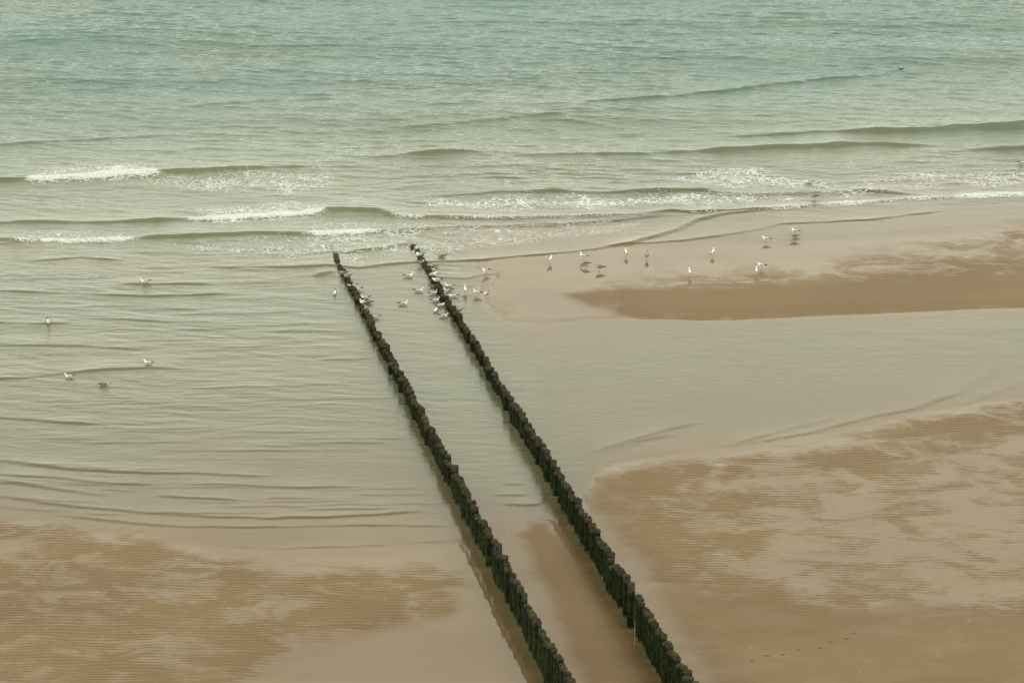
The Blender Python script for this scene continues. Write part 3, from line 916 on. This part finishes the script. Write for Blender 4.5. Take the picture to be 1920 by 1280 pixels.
A, J = 'adult', 'young'
SW, ST_, PO = 'swim', 'stand', 'post'
GULLS = [
    # u, v (waterline, feet or post head), heading (0 right, 90 out to sea, 180 left, 270 to the viewer), pose, plumage, where, label
    (273, 533, 180, 'alert', A, SW, 'white gull swimming left, farthest out of the five on the left-hand water'),
    (90, 607, 285, 'alert', A, SW, 'white gull on the water near the left edge showing its breast'),
    (279, 684, 165, 'alert', A, SW, 'white gull swimming left, rightmost of the close trio on the left-hand water'),
    (131, 708, 180, 'alert', A, SW, 'long white gull swimming left ahead of the brownish one, left-hand water'),
    (195, 723, 20, 'low', J, SW, 'brownish gull swimming right, nearest the viewer on the left-hand water'),
    (628, 551, 270, 'low', A, SW, 'pale gull swimming alone just left of the left post row'),
    (645, 512, 200, 'tuck', J, PO, 'hunched pale gull on the seaward-most occupied post of the left row'),
    (650, 523, 215, 'tuck', J, PO, 'hunched pale gull on the second occupied post of the left row'),
    (662, 538, 195, 'low', A, SW, 'gull behind the left row, raised black tail pointing right, farther of two'),
    (671, 545, 200, 'low', A, SW, 'gull behind the left row with cocked black wing tips, nearer of two'),
    (685, 560, 190, 'alert', A, SW, 'grey-backed gull swimming close behind the left row, above a brown gull'),
    (691, 569, 185, 'low', J, SW, 'brown young gull half hidden behind the perched gull of the left row'),
    (684, 570, 235, 'alert', A, PO, 'white-breasted gull perched upright on a post of the left row'),
    (691, 581, 245, 'alert', J, PO, 'buff gull on the nearest occupied post of the left row'),
    (704, 597, 195, 'low', A, SW, 'gull swimming by itself right of the left row, nearest of its flock'),
    (766, 519, 5, 'alert', A, SW, 'white gull between the rows swimming right, farthest out of three'),
    (785, 547, 0, 'alert', A, SW, 'white gull between the rows swimming right, middle of three'),
    (756, 571, 5, 'alert', A, SW, 'long-necked white gull between the rows, nearest and leftmost of three'),
    (787, 477, 200, 'tuck', A, PO, 'small white gull on the seaward-most posts of the right row'),
    (788, 498, 12, 'low', J, ST_, 'grey-brown gull standing in the shallows left of the right row end'),
    (813, 502, 180, 'alert', J, SW, 'gull right of the right row, the farther of an overlapping pair'),
    (812, 509, 185, 'low', A, SW, 'grey gull right of the right row, the nearer of an overlapping pair'),
    (805, 518, 10, 'low', A, PO, 'gull on the right row facing right, black tail over the water'),
    (819, 527, 185, 'low', A, PO, 'grey-backed gull lying on a right row post and facing left'),
    (812, 538, 10, 'low', J, SW, 'gull with only its dark tail half showing behind a right row post'),
    (843, 539, 175, 'alert', A, SW, 'grey gull right of the right row with black wing tips, farther of two'),
    (840, 547, 175, 'alert', A, SW, 'white-necked gull right of the right row, nearer of two'),
    (812, 552, 10, 'alert', A, SW, 'gull left of the right row facing right beside a bare post'),
    (837.5, 557, 225, 'alert', J, PO, 'cream gull perched upright on the right row facing the viewer'),
    (851, 557, 190, 'low', A, SW, 'gull swimming behind the perched cream gull, tail pointing right'),
    (816, 565, 5, 'alert', A, SW, 'upright white gull swimming right, left of the right row'),
    (825, 575, 20, 'low', A, SW, 'gull tucked against the right row, just above a round white one'),
    (818, 583, 250, 'low', A, SW, 'round white gull facing the viewer, left of the right row'),
    (831, 594, 0, 'alert', A, SW, 'bright white gull with long pale back, nearest one left of the right row'),
    (858, 585, 190, 'low', J, SW, 'brown gull mostly hidden behind a thick post of the right row'),
    (829, 483, 185, 'low', J, SW, 'brown gull in the shallows alone beyond the right row end'),
    (910, 515, 215, 'alert', A, ST_, 'white gull standing in the shallows right of the right row, alone'),
    (872.5, 551, 95, 'alert', A, ST_, 'slim white gull standing with its back turned, right of the right row'),
    (894, 555, 170, 'alert', A, ST_, 'white gull wading with dark wing tips out right, beside the slim one'),
    (912, 550, 230, 'forage', A, SW, 'small white bird splashing at the right of the wading gulls'),
    (1031, 495, 62, 'alert', A, ST_, 'leftmost gull on the wet sandbar, neck stretched up'),
    (1094, 488, 155, 'alert', A, ST_, 'white gull on the sandbar right behind a mottled feeding one'),
    (1098, 501, 165, 'forage', J, ST_, 'mottled gull with head down on the sandbar, before a white one'),
    (1124, 509, 175, 'tuck', J, ST_, 'dark-winged gull preening on the sandbar, right of the feeding pair'),
    (1174, 482, 100, 'alert', A, ST_, 'slim white gull on the sandbar nearest the thin wave line'),
    (1213, 487, 80, 'alert', J, ST_, 'dark-backed gull on the sandbar seen from behind'),
    (1336, 481, 75, 'alert', A, ST_, 'lone white gull standing mid sandbar with its back turned'),
    (1293, 520, 102, 'alert', A, ST_, 'gull at the edge of the dry brown sand, back turned, alone'),
    (1427, 506, 165, 'tuck', A, ST_, 'hunched white gull on the dry sand behind another gull'),
    (1418, 517, 82, 'alert', A, ST_, 'gull with black tail to the viewer, before the hunched one'),
    (1436, 455, 165, 'low', A, ST_, 'white gull stooping on the upper sandbar with dark reflection below'),
    (1490, 440, 170, 'tuck', A, ST_, 'white-headed gull hidden behind the grey one on the upper sandbar'),
    (1489, 449, 180, 'low', J, ST_, 'grey-brown gull with lowered head, rightmost on the sandbar'),
    (1517, 344, 175, 'low', A, SW, 'gull riding in the foam with raised black wing tip'),
    (1527, 374, 180, 'low', J, ST_, 'brown gull wading at the edge of the breaking foam'),
    (1916, 307, 5, 'low', A, SW, 'gull swimming at the right edge of the view in the surf'),
]
for i, (u, v, hd, pose, plum, where, label) in enumerate(GULLS):
    r = random.Random(500 + i)
    x, y = (float(q) for q in gx(u, v))
    if where == PO:
        o = min(POSTS, key=lambda p: (p[1] - u) ** 2 + 1.5 * (p[2] - v) ** 2 + (1e6 if p[0].get('taken') else 0))
        o[0]['taken'] = 1
        x, y, z = o[3], o[4], o[5] - .025
        legs = pose == 'alert'
        grp = 'gulls perched on the posts'
        if legs:
            z -= .02
    else:
        wz_, zb_ = surface(x, y)
        legs = where == ST_
        z = max(zb_, -.03 if wz_ > zb_ else zb_) if legs else max(wz_, zb_) - .028
        grp = ('gulls standing on the wet sandbar' if u > 960 and v > 400 else 'gulls in the shallows') if legs else 'gulls on the water'
    gull(x, y, z, hd + r.uniform(-6, 6), pose, plum, legs, label, grp, r.uniform(.96, 1.06) * (.72 if 'small white bird' in label else 1), r.uniform(0, 6) - (9 if where == SW else 0))
for p in POSTS:
    if p[0].get('taken'):
        del p[0]['taken']
x, y = (float(q) for q in gx(1689, 130))
gull(x, y, surface(x, y)[0] - .05, 10, 'low', 'dark', False, 'small dark bird swimming far out at the upper right', None, .72, 0, 'seabird', 'bird')


# ------------------------------------------------------------------ small things on the sand
M_WEED = simple('dark_seaweed', (.060, .040, .018), .5)
M_SHELL = simple('shell', (.55, .50, .42), .5)


def scrap(pts, rad):
    pp = []
    for i, (a, b) in enumerate(pts):
        e = 1 - abs(2 * i / (len(pts) - 1) - 1) * .7
        pp.append((a, b, rad * .5, rad * e, rad * .6 * e))
    return loft('seaweed_scrap', pp, M_WEED, 6)


WEED = [(1437, 1234, .42, 'long thin dark seaweed strand lying on the smooth sand, longest of the scatter'), (1410, 1245, .16, 'short seaweed scrap left of the long strand'),
        (1468, 1232, .20, 'faint seaweed scrap just right of the long strand'), (1497, 1223, .16, 'curled seaweed scrap midway along the strand line'),
        (1538, 1220, .15, 'small seaweed scrap below the hooked one'), (1556, 1208, .32, 'hooked seaweed scrap with thin tail, upper middle of the scatter'),
        (1586, 1202, .18, 'flat seaweed scrap right of the hooked one'), (1601, 1190, .14, 'blunt seaweed scrap, upper right of the strand line')]
for i, (u, v, L, lab) in enumerate(WEED):
    r = random.Random(900 + i)
    x, y = (float(q) for q in gx(u, v))
    pts = [(L * (t / 5 - .5), .10 * L * math.sin(t * 1.1 + i) + r.uniform(-.01, .01)) for t in range(6)]
    o = bpy.data.objects.new('seaweed_scrap', scrap(pts, .013 if L > .3 else .018))
    C.objects.link(o)
    o.location = (x, y, surface(x, y)[1] + .004)
    o.rotation_euler = (0, 0, r.uniform(.05, .45))
    o['label'], o['category'], o['group'] = lab, 'seaweed', 'seaweed scraps scattered on the sand'

bm = bmesh.new()
for i in range(170):
    r = random.Random(4000 + i)
    u, v = r.choice([(r.uniform(1200, 1900), r.uniform(880, 1275)), (r.uniform(1100, 1900), r.uniform(540, 600)), (r.uniform(20, 800), r.uniform(1000, 1270))])
    x, y = (float(q) for q in gx(u, v))
    wz_, z = surface(x, y)
    if z < .012:
        continue
    s = r.uniform(.008, .019)
    m = Matrix.Translation((x, y, z + s * .3)) @ Matrix.Rotation(r.uniform(0, 6), 4, 'Z') @ Matrix.Diagonal((s * 1.4, s, s * .6, 1))
    bmesh.ops.create_icosphere(bm, subdivisions=1, radius=1, matrix=m)
me = bpy.data.meshes.new('shell_fragments')
bm.to_mesh(me)
bm.free()
me.materials.append(M_SHELL)
o = bpy.data.objects.new('shell_fragments', me)
C.objects.link(o)
o['kind'] = 'stuff'
o['label'] = 'pale shell fragments scattered over the wet sand'
o['category'] = 'shells'
